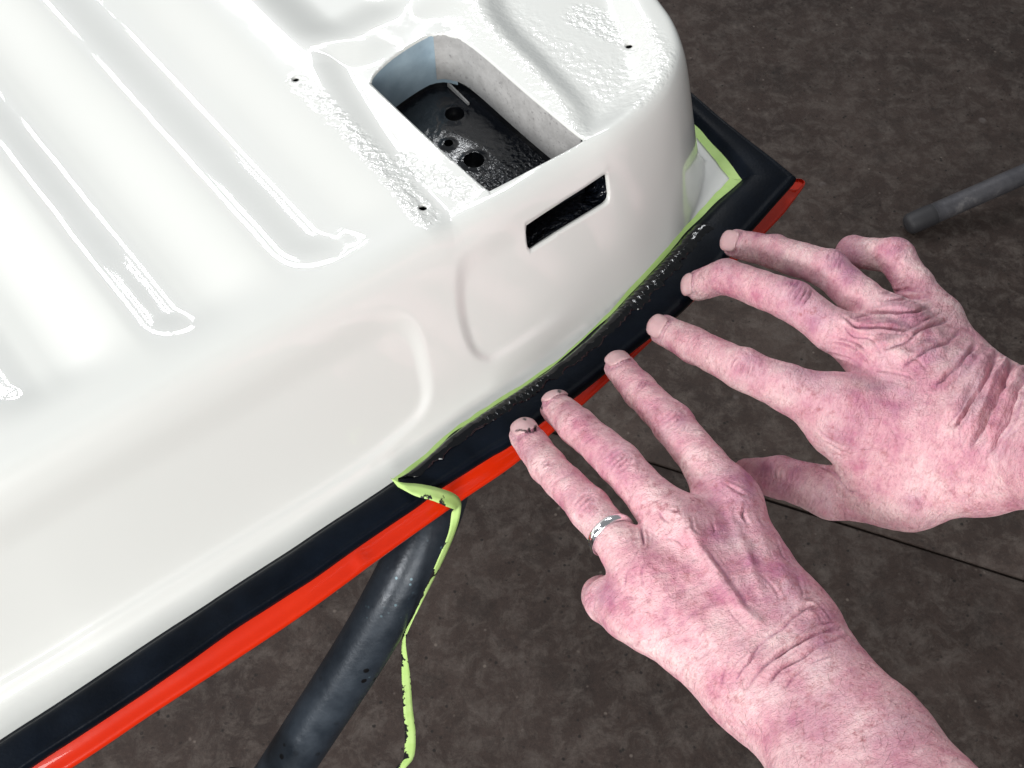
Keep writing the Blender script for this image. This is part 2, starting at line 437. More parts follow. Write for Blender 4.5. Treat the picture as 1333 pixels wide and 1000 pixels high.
# openings
opening = catmull([tops(u, v) for u, v in ((483, 102), (488, 90), (512, 68), (548, 45), (566, 39), (584, 40), (612, 53), (690, 119), (757, 175), (758, 181), (700, 212), (641, 243), (634, 243), (560, 178), (486, 108))], 10, closed=True)
slot = resample(np.array([hit(u, v) for u, v in ((685, 294), (710, 277.5), (735, 261), (760, 245), (786, 228), (791, 227), (792, 232), (794, 254), (793, 259), (788, 264), (763, 279.5), (738, 295), (714, 310), (692, 324), (688, 325), (686, 320), (684, 299), (685, 294))]), 90)[:-1]
holes = [opening, slot]
for u, v, r in ((820, 49, 2.0), (385, 103, 1.8), (550, 268, 2.0)):
    c = tops(u, v); a = np.arange(14) / 14 * 2 * np.pi; holes.append(c + r * np.stack([np.cos(a), np.sin(a)], -1))
# outer trim line of the sheet (under the rubber)
Kf = np.array([st(u, v, ZF) for u, v in ((-160, 1062), (0, 970), (250, 805), (515, 630), (600, 560), (740, 465), (840, 365), (900, 300), (968, 236))])
Kr = np.array([st(968, 236, ZF), st(940, 200, ZF), st(912, 170, ZF)]); Kr = np.vstack([Kr, Kr[-1] + (2, 40), Kr[-1] + (2, 300)])
Kf_s = catmull(Kf, 10)
sheet = np.vstack([Kf_s + (0, -9), Kr[1:] + (9, 0), (-3, 700), (-900, 700)]); sheet[len(Kf_s) - 1] += (9, 0)
nS, nT = S.shape
Fq = grid_faces(nS, nT); cx = (S[:-1, :-1] + H / 2).ravel(); cy = (T[:-1, :-1] + H / 2).ravel()
keep = inside(cx, cy, sheet)
for h in holes:
    lo, hi = h.min(0) - 1, h.max(0) + 1
    bb = (cx > lo[0]) & (cx < hi[0]) & (cy > lo[1]) & (cy < hi[1]); k = np.where(bb)[0]
    keep[k[inside(cx[k], cy[k], h)]] = False
uc, vc = None, None
Fq = Fq[keep]
Sv, Tv, Zv, pv = S.ravel().astype(float), T.ravel().astype(float), Z.ravel().astype(float), peel.ravel()
# boundary edges -> snap to outline -> fold down to give the sheet its thickness
ed = np.concatenate([Fq[:, [0, 1]], Fq[:, [1, 2]], Fq[:, [2, 3]], Fq[:, [3, 0]]])
key = np.sort(ed, 1); key = key[:, 0].astype(np.int64) * len(Sv) + key[:, 1]
uq, inv, cnt = np.unique(key, return_inverse=True, return_counts=True)
bed = ed[cnt[inv] == 1]; bv = np.unique(bed)
for h in holes:
    hh = resample(np.vstack([h, h[:1]]), max(60, len(h) * 6))[:-1]
    lo, hi = h.min(0) - 2, h.max(0) + 2
    k = bv[(Sv[bv] > lo[0]) & (Sv[bv] < hi[0]) & (Tv[bv] > lo[1]) & (Tv[bv] < hi[1])]
    if not len(k): continue
    d = (Sv[k][:, None] - hh[:, 0]) ** 2 + (Tv[k][:, None] - hh[:, 1]) ** 2; j = d.argmin(1); ok = d.min(1) < 2.2
    zz = np.array([sample(Z, *hh[x]) for x in j])
    Sv[k[ok]], Tv[k[ok]], Zv[k[ok]] = hh[j[ok], 0], hh[j[ok], 1], zz[ok]
new = {v: len(Sv) + i for i, v in enumerate(bv)}
Sx, Tx, Zx = np.r_[Sv, Sv[bv]], np.r_[Tv, Tv[bv]], np.r_[Zv, Zv[bv] - .0016]
in_slot = inside(Sv[bv], Tv[bv], np.array([slot.min(0) - 3, (slot[:, 0].max() + 3, slot[:, 1].min() - 3), slot.max(0) + 3, (slot[:, 0].min() - 3, slot[:, 1].max() + 3)]))
Tx[len(Sv):] += np.where(in_slot, 2.0, 0)
rimF = np.array([[b, a, new[a], new[b]] for a, b in bed])
Fall = np.vstack([Fq, rimF]); used = np.unique(Fall); remap = np.full(len(Sx), -1, np.int64); remap[used] = np.arange(len(used))
Vw = wp(Sx[used], Tx[used], Zx[used])
sl_ = np.r_[SL.ravel(), SL.ravel()[bv] * 0][used]; steep = np.where((sl_ > .03) & (Sx[used] > -190))[0]
isb = np.zeros(len(used), bool); isb[remap[bv]] = True; isb[remap[list(new.values())]] = True
Fr_ = remap[Fall]; e_ = np.concatenate([Fr_[:, [0, 1]], Fr_[:, [1, 2]], Fr_[:, [2, 3]], Fr_[:, [3, 0]]])
wgt = np.zeros(len(used)); wgt[steep] = .5 * sstep(-190, -140, Sx[used][steep]); wgt[isb] = 0
cn_ = np.bincount(e_[:, 0], minlength=len(used))
for _ in range(45):
    M_ = np.stack([np.bincount(e_[:, 0], Vw[e_[:, 1], c], len(used)) for c in range(3)], 1) / cn_[:, None]
    Vw = Vw + wgt[:, None] * (M_ - Vw)
pk = np.r_[pv, pv[bv]][used]
inner = mesh_obj('inner_panel', Vw, remap[Fall], WHITE, panel, attrs={'peel': pk})
# pocket under the opening: primer walls above, black bracket floor below
def ring_at(P, shrink, z):
    c = P.mean(0); return wp(*(c + (P - c) * shrink).T, np.full(len(P), z))
hole_r = resample(np.vstack([opening, opening[:1]]), 81)[:-1]
c0 = hole_r.mean(0); zo = ZT - .0052
def band(name, z0, z1, g0, g1, mat, sel):
    a = np.array([i for i in range(80) if sel(*hole_r[i])]); cut = np.where(np.diff(a) > 1)[0]
    if len(cut): a = np.r_[a[cut[0] + 1:], a[:cut[0] + 1]]
    P = hole_r[a]; D = (P - c0) / np.linalg.norm(P - c0, axis=1)[:, None]
    zt_ = np.array([sample(Z, *p) for p in P]) - .0011
    rows = [wp(*(P + D * (g0 + (g1 - g0) * u)).T, zt_ + (z1 - zt_) * u) for u in (0, .35, .7, 1)]
    return mesh_obj(name, np.concatenate(rows), grid_faces(4, len(P)), mat, panel)
smid = c0[0]
o_top = hole_r[:, 1].max(); o_bot = hole_r[:, 1].min(); o_l = hole_r[:, 0].min(); o_r = hole_r[:, 0].max()
isfar = lambda s, t: t > o_top - 16 and s < o_r - 14
isright = lambda s, t: s > o_r - 14.5 and t > o_bot - 1
band('pocket_wall', 0, zo - .030, .12, .3, BLUEP, lambda s, t: t > o_top - 20 and s < o_r - 3)
band('pocket_wall', 0, zo - .027, .1, -.6, PRIMER, lambda s, t: s > o_r - 14 and t > o_bot + 2)
zfl = zo - .0335
band('pocket_liner', 0, zfl - .001, .45, .9, DARK, lambda s, t: True)
band('pocket_liner', 0, zfl - .001, .45, .9, DARK, lambda s, t: s < smid + 10 and t < o_bot + 40)
def box(s0, s1, t0, t1, z0, z1):
    V = wp(np.array([s0, s1, s1, s0] * 2), np.array([t0, t0, t1, t1] * 2), np.array([z0] * 4 + [z1] * 4))
    return V, [(3, 2, 1, 0), (4, 5, 6, 7), (0, 1, 5, 4), (1, 2, 6, 5), (2, 3, 7, 6), (3, 0, 4, 7)]
def hole_sheet(name, s0, s1, t0, t1, zed, circles, mat, par):
    gs, gt = np.arange(s0, s1, 1.0), np.arange(t0, t1, 1.0); A, B = np.meshgrid(gs, gt, indexing='ij'); n1, n2 = A.shape
    F = grid_faces(n1, n2); mx, my = (A[:-1, :-1] + .5).ravel(), (B[:-1, :-1] + .5).ravel(); a, b = A.ravel().copy(), B.ravel().copy()
    zz = np.full(a.shape, zed)
    for c, r in circles: F_ok = np.hypot(mx - c[0], my - c[1]) > r; F, mx, my = F[F_ok], mx[F_ok], my[F_ok]
    for c, r in circles:
        d = np.hypot(a - c[0], b - c[1]); k = np.abs(d - r) < .75; f = r / np.maximum(d, .1)
        a[k], b[k] = c[0] + (a[k] - c[0]) * f[k], c[1] + (b[k] - c[1]) * f[k]
        zz += .0010 * np.exp(-((d - r * 1.05) / 1.4) ** 2)
    us = np.unique(F); rm = np.full(len(a), -1); rm[us] = np.arange(len(us))
    ham = (1 - sstep(o_bot + 18, o_bot + 62, b)) + .12
    return mesh_obj(name, wp(a, b, zz)[us], rm[F], mat, par, attrs={'ham': ham[us]})
circ = [(st(u, v, zfl), r) for u, v, r in ((592, 150, 5.2), (617, 210, 5.4), (584, 188, 2.4))]
hole_sheet('pocket_floor', o_l - 12, o_r + 12, o_bot - 6, o_top + 12, zfl, circ, HAMMER, panel)
_, F = box(0, 1, 0, 1, 0, 1)
fa = st(562, 86, zfl + .004); fb_ = st(610, 134, zfl + .002)
Vb = np.concatenate([wp(np.array([fa[0] - .5, fa[0] + .5, fb_[0] + .5, fb_[0] - .5]), np.array([fa[1], fa[1], fb_[1], fb_[1]]), z) for z in (np.full(4, zfl + .0004), np.array([zfl + .004, zfl + .004, zfl + .002, zfl + .002]))])
mesh_obj('bracket_fin', Vb, F, PRIMER, panel, smooth=False)
for c, r in circ:
    a = np.arange(24) / 24 * 2 * np.pi
    rows = [wp(c[0] + r * k * np.cos(a), c[1] + r * k * np.sin(a), np.full(24, zfl + z)) for k, z in ((1.06, .0008), (1.0, .0002), (1.0, -.009), (.02, -.0092))]
    mesh_obj('bolt_hole', np.concatenate(rows), grid_faces(4, 24, closed_v=True), DARK, panel)  # black colour stands for the shade down the hole
# black lined pocket behind the slot in the wall
P = resample(np.vstack([slot, slot[:1]]), 61)[:-1]; zs = np.array([sample(Z, *p) for p in P]); cs = P.mean(0); cz = zs.mean()
rows = []
for dt, dz, k in ((1.8, -.0016, 1.04), (5, -.0020, 1.12), (16, -.003, 1.02)):
    rows.append(wp(cs[0] + (P[:, 0] - cs[0]) * k, cs[1] + (P[:, 1] - cs[1]) * k + dt, cz + (zs - cz) * k + dz))
nb = len(rows); Vp = np.concatenate(rows); Fp = [tuple(f) for f in grid_faces(nb, 60, closed_v=True)] + [tuple((nb - 1) * 60 + k for k in range(60))]
mesh_obj('latch_slot_pocket', Vp, Fp, HAMMER, panel, attrs={'ham': np.full(len(Vp), 1.0)})
# cups behind the small drain holes, coloured black for the shade inside
for h in holes[2:]:
    z = min(sample(Z, *p) for p in h) - .0012; c = h.mean(0)
    rows = [wp(*(c + (h - c) * k).T, np.full(14, z + dz)) for k, dz in ((1.1, 0), (1.0, -.006), (.2, -.007))]
    mesh_obj('drain_hole', np.concatenate(rows), grid_faces(3, 14, closed_v=True), DARK, panel)

# rubber seal glued round the flange
def front_curve(px, z):
    P = catmull([st(u, v, z) for u, v in px], 10); o = np.argsort(P[:, 0]); return P[o]
Kof = catmull([st(u, v, ZF + .006) for u, v in ((-110, 1100), (37, 992), (130, 931), (225, 867), (300, 814), (400, 750), (465, 704), (505, 677), (542, 652), (572, 629), (608, 606), (640, 586), (672, 567), (757, 503), (827, 447), (900, 388), (970, 305), (1038, 228))], 8)
Kor = np.array([(0, 0), st(970, 176, ZF + .006), st(905, 122, ZF + .006)]); Kor = np.vstack([Kor, Kor[-1] + (2, 60), Kor[-1] + (3, 260)])
Nf, Nr = 260, 90
Kin = np.vstack([resample(Kf_s, Nf), resample(Kr, Nr)[1:]]); Kout = np.vstack([resample(Kof, Nf), resample(Kor, Nr)[1:]])
# pair the two rims by distance along the edge, ending together at the mitre
def by_s(P, s): return np.stack([s, np.interp(s, P[:, 0], P[:, 1])], -1)
u = np.linspace(0, 1, Nf); s0 = max(Kf_s[0, 0], Kof[0, 0]); tip = Kf_s[-1, 0]
Kin[:Nf] = by_s(Kf_s, s0 + (tip - s0) * u); Kout[:Nf] = by_s(Kof, s0 + (0 - s0) * u ** 1.0 * (1) + 0)
Kout[:Nf] = by_s(Kof, s0 + (tip - s0) * u + (0 - tip) * sstep(.80, 1, u))
def loft(name, prof, i0, i1, mat, joint=True):
    rows = []
    for w, z in prof:
        P = Kin[i0:i1] * (1 - w) + Kout[i0:i1] * w
        zz = np.full(len(P), ZF + z)
        rows.append(wp(P[:, 0], P[:, 1], zz))
    V = np.stack(rows, 1)
    return V
seal = [(-.10, .0006), (-.02, .0012), (.06, .0032), (.14, .0050), (.24, .0056), (.45, .0058), (.68, .0056), (.80, .0051), (.86, .0049), (.91, .0053), (.96, .0050), (.995, .0036), (1.0, .0015), (.98, -.0015), (.90, -.0030), (.6, -.0030)]
for i0, i1 in ((0, Nf), (Nf - 1, Nf + Nr - 1)):
    V = loft('seal', seal, i0, i1, RUBBER)
    nz_ = vnoise(V * 1000, 1 / 17, 9)[..., None] * np.array([0, 0, .0005]); V = V + nz_
    mesh_obj('rubber_seal', V.reshape(-1, 3), grid_faces(V.shape[0], V.shape[1])[:, ::-1], RUBBER, panel)
# orange outer skin: hemmed lip that shows below the seal, and the underside of the panel
Orp = catmull([st(u, v, .785) for u, v in ((-150, 1155), (94, 1000), (200, 929), (300, 864), (400, 797), (508, 718), (600, 653), (680, 597), (780, 508), (900, 395), (1000, 300), (1046, 247))], 10)
tipO = st(1046, 240, .785)
Lp = np.vstack([resample(Orp, 240)[:-2], resample(catmull([Orp[-1], Orp[-1] + (2.2, 2.4), Orp[-1] + (1.6, 5.5), Orp[-1] + (-3, 8.5), Orp[-1] + (-12, 10), Orp[-1] + (-27, 11), Orp[-1] + (-40, 12)], 8), 60)[1:], ])
Tg = np.gradient(Lp, axis=0); Tg /= np.linalg.norm(Tg, axis=1)[:, None]; Nn = np.stack([Tg[:, 1], -Tg[:, 0]], -1)   # outward
for _ in range(10): Nn[1:-1] = (Nn[:-2] + Nn[1:-1] * 2 + Nn[2:]) / 4
Nn /= np.linalg.norm(Nn, axis=1)[:, None]
inset = 1 - .93 * np.exp(-(np.linalg.norm(Lp - np.array([21, 9]), axis=1) / 17) ** 4)
rows = []
for d, z in ((-12.5, .8035), (-11, .8032), (-9.4, .7995), (-7.8, .7962), (-6, .7936), (-4.2, .7918), (-2.6, .7907), (-1.2, .7901), (-.3, .7896), (.4, .7888), (.75, .7876), (.6, .7864), (-.2, .7856), (-2.2, .7852), (-6, .7850), (-14, .785)):
    rows.append(wp(*(Lp + Nn * (d * inset)[:, None]).T, z - (1 - inset) * max(0, z - .7885)))
V = np.stack(rows, 1)
dent = st(468, 728, .79); dw = wp(dent[0], dent[1], .79)
dq = np.linalg.norm(V - dw, axis=-1); V[..., 2] += (.0018 * np.exp(-(dq / .0035) ** 2))
crn = np.linalg.norm(V - wp(8., 3., .79), axis=-1); V = V + (vnoise(V * 1000, 1 / 4, 2) * .0009 * np.exp(-(crn / .016) ** 2))[..., None] * np.array([0, 0, 1])
skin = mesh_obj('outer_skin', V.reshape(-1, 3), grid_faces(V.shape[0], V.shape[1])[:, ::-1], ORANGE, panel)
und = np.vstack([(Lp + Nn * (-13 * inset)[:, None])[:232], (-22, 12), (-22, 400), (-560, 400), (-560, 0)])
mesh_obj('underside', wp(und[:, 0], und[:, 1], np.full(len(und), .7852)), [tuple(range(len(und)))[::-1]], ORANGE, panel, smooth=False)

hc_ = Lp[(np.linalg.norm(Lp - np.array([21, 9]), axis=1) < 26) & (np.arange(len(Lp)) > 215)] 
mesh_obj('hem_corner', wp(hc_[:, 0], hc_[:, 1], np.full(len(hc_), .7880)), [tuple(range(len(hc_)))], ORANGE, panel, smooth=False)
# sealant smeared along the inner edge of the seal
i0 = int(np.argmin(np.abs(Kin[:Nf, 0] - st(520, 627, ZF)[0]))); i1 = Nf - 1 - int(.09 * Nf)
n = 620; A = resample(Kin[i0:i1], n); B = resample(Kout[i0:i1], n); X = np.linspace(0, 1, n)
pxu = np.array([proj(wp(a[0], a[1], ZF)[None])[0][0] for a in A])
comb = (sstep(612, 622, pxu) * (1 - sstep(690, 700, pxu)) + sstep(790, 805, pxu) * (1 - sstep(868, 880, pxu)))
rows = []
wid = .34 + .05 * vnoise(np.stack([X * 40, X * 0, X * 0], -1), 1, 4) + .025 * vnoise(np.stack([X * 110, X * 0, X * 0], -1), 1, 6)
wid = wid * sstep(0, .04, X) + .04
for w in np.linspace(0, 1, 15):
    ww = (.02 + .02 * vnoise(np.stack([X * 120, X * 0, X * 0], -1), 1, 8)) + w * wid
    P = A * (1 - ww[:, None]) + B * ww[:, None]
    under = np.interp(np.clip(ww, -.1, 1), [p[0] for p in seal[:12]], [p[1] for p in seal[:12]])
    bumpn = vnoise(np.stack([X * 40, np.full(n, w * 1.5), X * 0], -1), 1, 11) * .0007 + vnoise(np.stack([X * 120, np.full(n, w * 3), X * 0], -1), 1, 12) * .0002
    ridges = np.where(np.sin(X * 2 * np.pi * 58 + 2 * np.sin(X * 37)) > -.25, .0004, -.0006) * comb * math.sin(math.pi * min(1, max(0, w)))
    hgt = (math.sin(math.pi * w) ** .6) * (.0013 + bumpn * .85 * (1 - .75 * comb)) + ridges + .00015
    rows.append(wp(P[:, 0], P[:, 1], ZF + under + np.maximum(hgt, -.0004 if 0 < w < 1 else 0)))
V = np.stack(rows, 1)
props(mesh_obj('sealant_bead', V.reshape(-1, 3), grid_faces(n, 15)[:, ::-1], SEAL, panel), 'wet glossy black sealant smeared along the seal')
rnd = random.Random(4)
bl = []
# ------------------------------------------------------------------ masking tape
def ribbon(C, Wd, name, stain, parent=None, thick=.00025):
    C = np.asarray(C); Wd = np.asarray(Wd)
    V = np.stack([C - Wd / 2, C - Wd * .17, C + Wd * .17, C + Wd / 2], 1)
    N = np.cross(np.gradient(C, axis=0), Wd); N /= np.linalg.norm(N, axis=1)[:, None] + 1e-9
    Vt = np.concatenate([V, (V - N[:, None] * thick)[:, ::-1]], 1)
    s = np.concatenate([np.repeat(np.asarray(stain)[:, None], 4, 1) * np.array([1, .55, .3, .6])] * 1 + [np.repeat(np.asarray(stain)[:, None], 4, 1)], 1)
    return mesh_obj(name, Vt.reshape(-1, 3), grid_faces(len(C), 8, closed_v=True), TAPE, parent, attrs={'stain': s.ravel()})
tape = empty('masking_tape', at(597, 655, .80), 'lime green masking tape lining the seal, its torn end dangling down', 'masking tape')
kp = resample(np.vstack([Kf_s[int(np.argmin(np.abs(Kf_s[:, 0] - st(512, 627, ZF)[0]))):], Kr[1:3], [st(896, 153, ZF)]]), 240)
tg = np.gradient(kp, axis=0); tg /= np.linalg.norm(tg, axis=1)[:, None]; nn = np.stack([-tg[:, 1], tg[:, 0]], -1)
for _ in range(6): nn[1:-1] = (nn[:-2] + nn[1:-1] + nn[2:]) / 3
nn /= np.linalg.norm(nn, axis=1)[:, None]
upx = np.array([proj(wp(a[0], a[1], ZF)[None])[0][0] for a in kp])
arc = np.linspace(0, 1, len(kp))
wd = np.interp(arc, [0, .25, .6, .72, .80, .85, .9, 1], [2.6, 2.2, 2.4, 4.5, 6.5, 7.0, 6.8, 5.0]) + .3 * vnoise(np.stack([arc * 60, arc * 0, arc * 0], -1), 1, 21)
inn = kp + nn * wd[:, None]; out_ = kp - nn * 2.2
rows = []
for w in (0, .33, .66, 1):
    P = out_ * (1 - w) + inn * w
    zz = np.array([sample(Z, *p) for p in P]) + .0009 + .0003 * (1 - w)
    rows.append(wp(P[:, 0], P[:, 1], zz))
V = np.stack(rows, 1); mesh_obj('tape_strip', V.reshape(-1, 3), grid_faces(len(kp), 4)[:, ::-1], TAPE, tape, attrs={'stain': np.repeat(np.zeros(len(kp))[:, None], 4, 1).ravel()})
tp = [((508, 622), (518, 634), ZF + .0075), ((522, 628), (533, 642), ZF + .0092), ((545, 630), (545, 647), ZF + .0088), ((566, 634), (564, 652), ZF + .0075), ((588, 641), (580, 659), ZF + .0030), ((599, 650), (592, 664), ZF - .006),
      ((600, 664), (588, 668), ZF - .020), ((594, 690), (584, 694), ZF - .035), ((580, 724), (571, 727), ZF - .055), ((561, 762), (554, 765), ZF - .075), ((545, 793), (541, 795), ZF - .095), ((531, 822), (527, 822), ZF - .118),
      ((528, 838), (523, 838), ZF - .130), ((534, 880), (523, 880), ZF - .158), ((537, 920), (525, 920), ZF - .186), ((541, 955), (527, 955), ZF - .21), ((539, 985), (525, 988), ZF - .232), ((528, 1000), (515, 1000), ZF - .245), ((520, 1012), (512, 1012), ZF - .255)]
TZ = [0, 0, 0, 0, 0, .002, .008, .012, .020, .022, .024, .028, .028, .028, .028, .028, .028, .028, .028]
LA = catmull([at(*a, z + TZ[i]) for i, (a, b, z) in enumerate(tp)], 8); LB = catmull([at(*b, z + TZ[i] + (0.0 if i < 6 else .003 * math.sin(i))) for i, (a, b, z) in enumerate(tp)], 8)
stn = np.interp(np.linspace(0, 1, len(LA)), [0, .25, .33, .5, .64, .7, .85, .93, 1], [.4, .6, .3, 1, 1, .6, .8, 1, 1])
ribbon((LA + LB) / 2, LA - LB, 'dangling_tape', stn, tape)

# ------------------------------------------------------------------ supporting stand under the panel
stand = empty('support_stand', at(150, 1330, 0.0), 'dark blue-grey painted steel tube leg propping up the panel edge', 'stand')
pth = catmull([at(582, 590, .762), at(573, 640, .760), at(553, 694, .752), at(517, 765, .732), at(470, 848, .700), at(378, 990, .640), at(250, 1185, .56)], 14)
end = pth[-1]; d_ = pth[-1] - pth[-2]; d_ /= np.linalg.norm(d_)
foot = end + d_ * 1.0; foot = end + (foot - end) * ((end[2] - .0) / (end[2] - foot[2])) if foot[2] < end[2] else foot
pth = np.vstack([pth, end + np.linspace(.05, .97, 14)[:, None] * (foot - end)])
V, F = sweep(pth, np.full(len(pth), .0148), 32); mesh_obj('tube', V, F, TUBE, stand)
kc = at(318, 1003, .675)
hp = [(.000, 0), (.008, .0005), (.011, .003), (.012, .008), (.0105, .013), (.006, .015), (0.0001, .0155)]
kd = ray(318, 1003); V, F = sweep([kc + np.array([-.016, -.012, .0]) + np.array([.9, .15, -.1]) * h for r, h in [(r, h * 1.5) for r, h in hp]], [max(r, .0003) for r, h in hp], 18)
mesh_obj('clamp_knob', V, F, RUBBER, stand)
leg = empty('stand_leg', at(1195, 288, .02), 'grey scuffed tubular stand leg with dark foot resting on the concrete', 'stand leg')
la, lb = at(1200, 285, .020), at(1345, 222, .055)
lp = np.array([la + (lb - la) * k for k in np.linspace(.06, 3.0, 24)]); V, F = sweep(lp, np.full(24, .0150), 24); mesh_obj('tube', V, F, LEG, leg)
ld = (lb - la) / np.linalg.norm(lb - la)
V, F = sweep([la + ld * k for k in (-.0262, -.0258, -.0245, -.0215, -.018, .0, .012, .018, .019)], [.0004, .006, .0105, .0140, .0155, .0158, .0158, .0155, .0150], 24); mesh_obj('rubber_foot', V, F, FOOT, leg)

# ------------------------------------------------------------------ hands
def surface_nets(Fd, o, h):
    Sg = Fd < 0
    c = np.zeros(tuple(n - 1 for n in Fd.shape), np.int8)
    sl = lambda a: tuple(slice(x, (None if x else -1)) for x in a)
    for a in np.ndindex(2, 2, 2): c += Sg[sl(a)]
    idx = np.argwhere((c > 0) & (c < 8)); vid = np.full(c.shape, -1, np.int32); vid[tuple(idx.T)] = np.arange(len(idx)); del c
    acc = np.zeros((len(idx), 3)); cnt = np.zeros(len(idx))
    for ax in range(3):
        for b in np.ndindex(2, 2):
            a = np.insert(np.array(b), ax, 0); e = a.copy(); e[ax] = 1
            f0 = Fd[tuple((idx + a).T)]; f1 = Fd[tuple((idx + e).T)]; x = (f0 < 0) != (f1 < 0)
            t = np.where(x, f0 / np.where(x, f0 - f1, 1), 0)
            p = a + t[:, None] * (e - a); acc[x] += p[x]; cnt[x] += 1
    V = o + h * (idx + acc / cnt[:, None]); Fs = []
    for ax in range(3):
        s0 = [slice(1, -1)] * 3; s1 = [slice(1, -1)] * 3; s0[ax] = slice(0, -1); s1[ax] = slice(1, None)
        A, B = Sg[tuple(s0)], Sg[tuple(s1)]; e = np.argwhere(A != B)
        inn_ = A[tuple(e.T)]; off = np.ones(3, int); off[ax] = 0; e = e + off
        y, z = [(1, 2), (2, 0), (0, 1)][ax]; q = []
        for (dy, dz) in ((-1, -1), (0, -1), (0, 0), (-1, 0)):
            w = e.copy(); w[:, y] += dy; w[:, z] += dz; q.append(vid[tuple(w.T)])
        q = np.stack(q, 1); q[~inn_] = q[~inn_][:, ::-1]; Fs.append(q)
    return V, np.concatenate(Fs)
def vert_normals(V, F):
    n = np.cross(V[F[:, 2]] - V[F[:, 0]], V[F[:, 3]] - V[F[:, 1]]); N = np.zeros_like(V)
    for k in range(4):
        for c in range(3): N[:, c] += np.bincount(F[:, k], n[:, c], len(V))
    return N / (np.linalg.norm(N, axis=1)[:, None] + 1e-12)
def relax(V, F, it, lam=.5):
    e = np.concatenate([F[:, [0, 1]], F[:, [1, 2]], F[:, [2, 3]], F[:, [3, 0]]]); cnt = np.bincount(e[:, 0], minlength=len(V))
    for _ in range(it):
        M = np.stack([np.bincount(e[:, 0], V[e[:, 1], c], len(V)) for c in range(3)], 1) / cnt[:, None]; V = V + lam * (M - V)
    return V
def seg_dist(P, a, b):
    ba = b - a; h = np.clip(((P - a) @ ba) / (ba @ ba), 0, 1); return np.linalg.norm(P - a - h[:, None] * ba, axis=1), h
class Field:
    def __init__(s, lo, hi, h):
        s.h = h; s.o = lo; s.n = np.ceil((hi - lo) / h).astype(int) + 1
        s.ax = [(lo[k] + h * np.arange(s.n[k])).astype(np.float32) for k in range(3)]
    def blank(s): return np.full(s.n, .03, np.float32)
    def cone(s, A, a, b, ra, rb, k, flat=None):
        pad = max(ra, rb) + k + .004
        lo = np.minimum(a, b) - pad; hi = np.maximum(a, b) + pad
        i0 = np.clip(np.floor((lo - s.o) / s.h).astype(int), 0, s.n); i1 = np.clip(np.ceil((hi - s.o) / s.h).astype(int) + 1, 0, s.n)
        if (i1 <= i0).any(): return
        X = s.ax[0][i0[0]:i1[0], None, None] - np.float32(a[0]); Y = s.ax[1][None, i0[1]:i1[1], None] - np.float32(a[1]); Zz = s.ax[2][None, None, i0[2]:i1[2]] - np.float32(a[2])
        ba = (b - a).astype(np.float32); L = ba @ ba + 1e-12
        h = np.clip((X * ba[0] + Y * ba[1] + Zz * ba[2]) / L, 0, 1).astype(np.float32)
        d = np.sqrt((X - h * ba[0]) ** 2 + (Y - h * ba[1]) ** 2 + (Zz - h * ba[2]) ** 2) - (ra + (rb - ra) * h).astype(np.float32)
        sub = A[i0[0]:i1[0], i0[1]:i1[1], i0[2]:i1[2]]
        A[i0[0]:i1[0], i0[1]:i1[1], i0[2]:i1[2]] = smin(sub, d, k)
def smin(a, b, k):
    hh = np.maximum(k - np.abs(a - b), 0) / k; return np.minimum(a, b) - hh * hh * (k * .25)

person = empty('person', at(1500, 900, .9), 'pair of bare weathered hands pressing fingertips along the black seal, one wearing a ring', 'person')

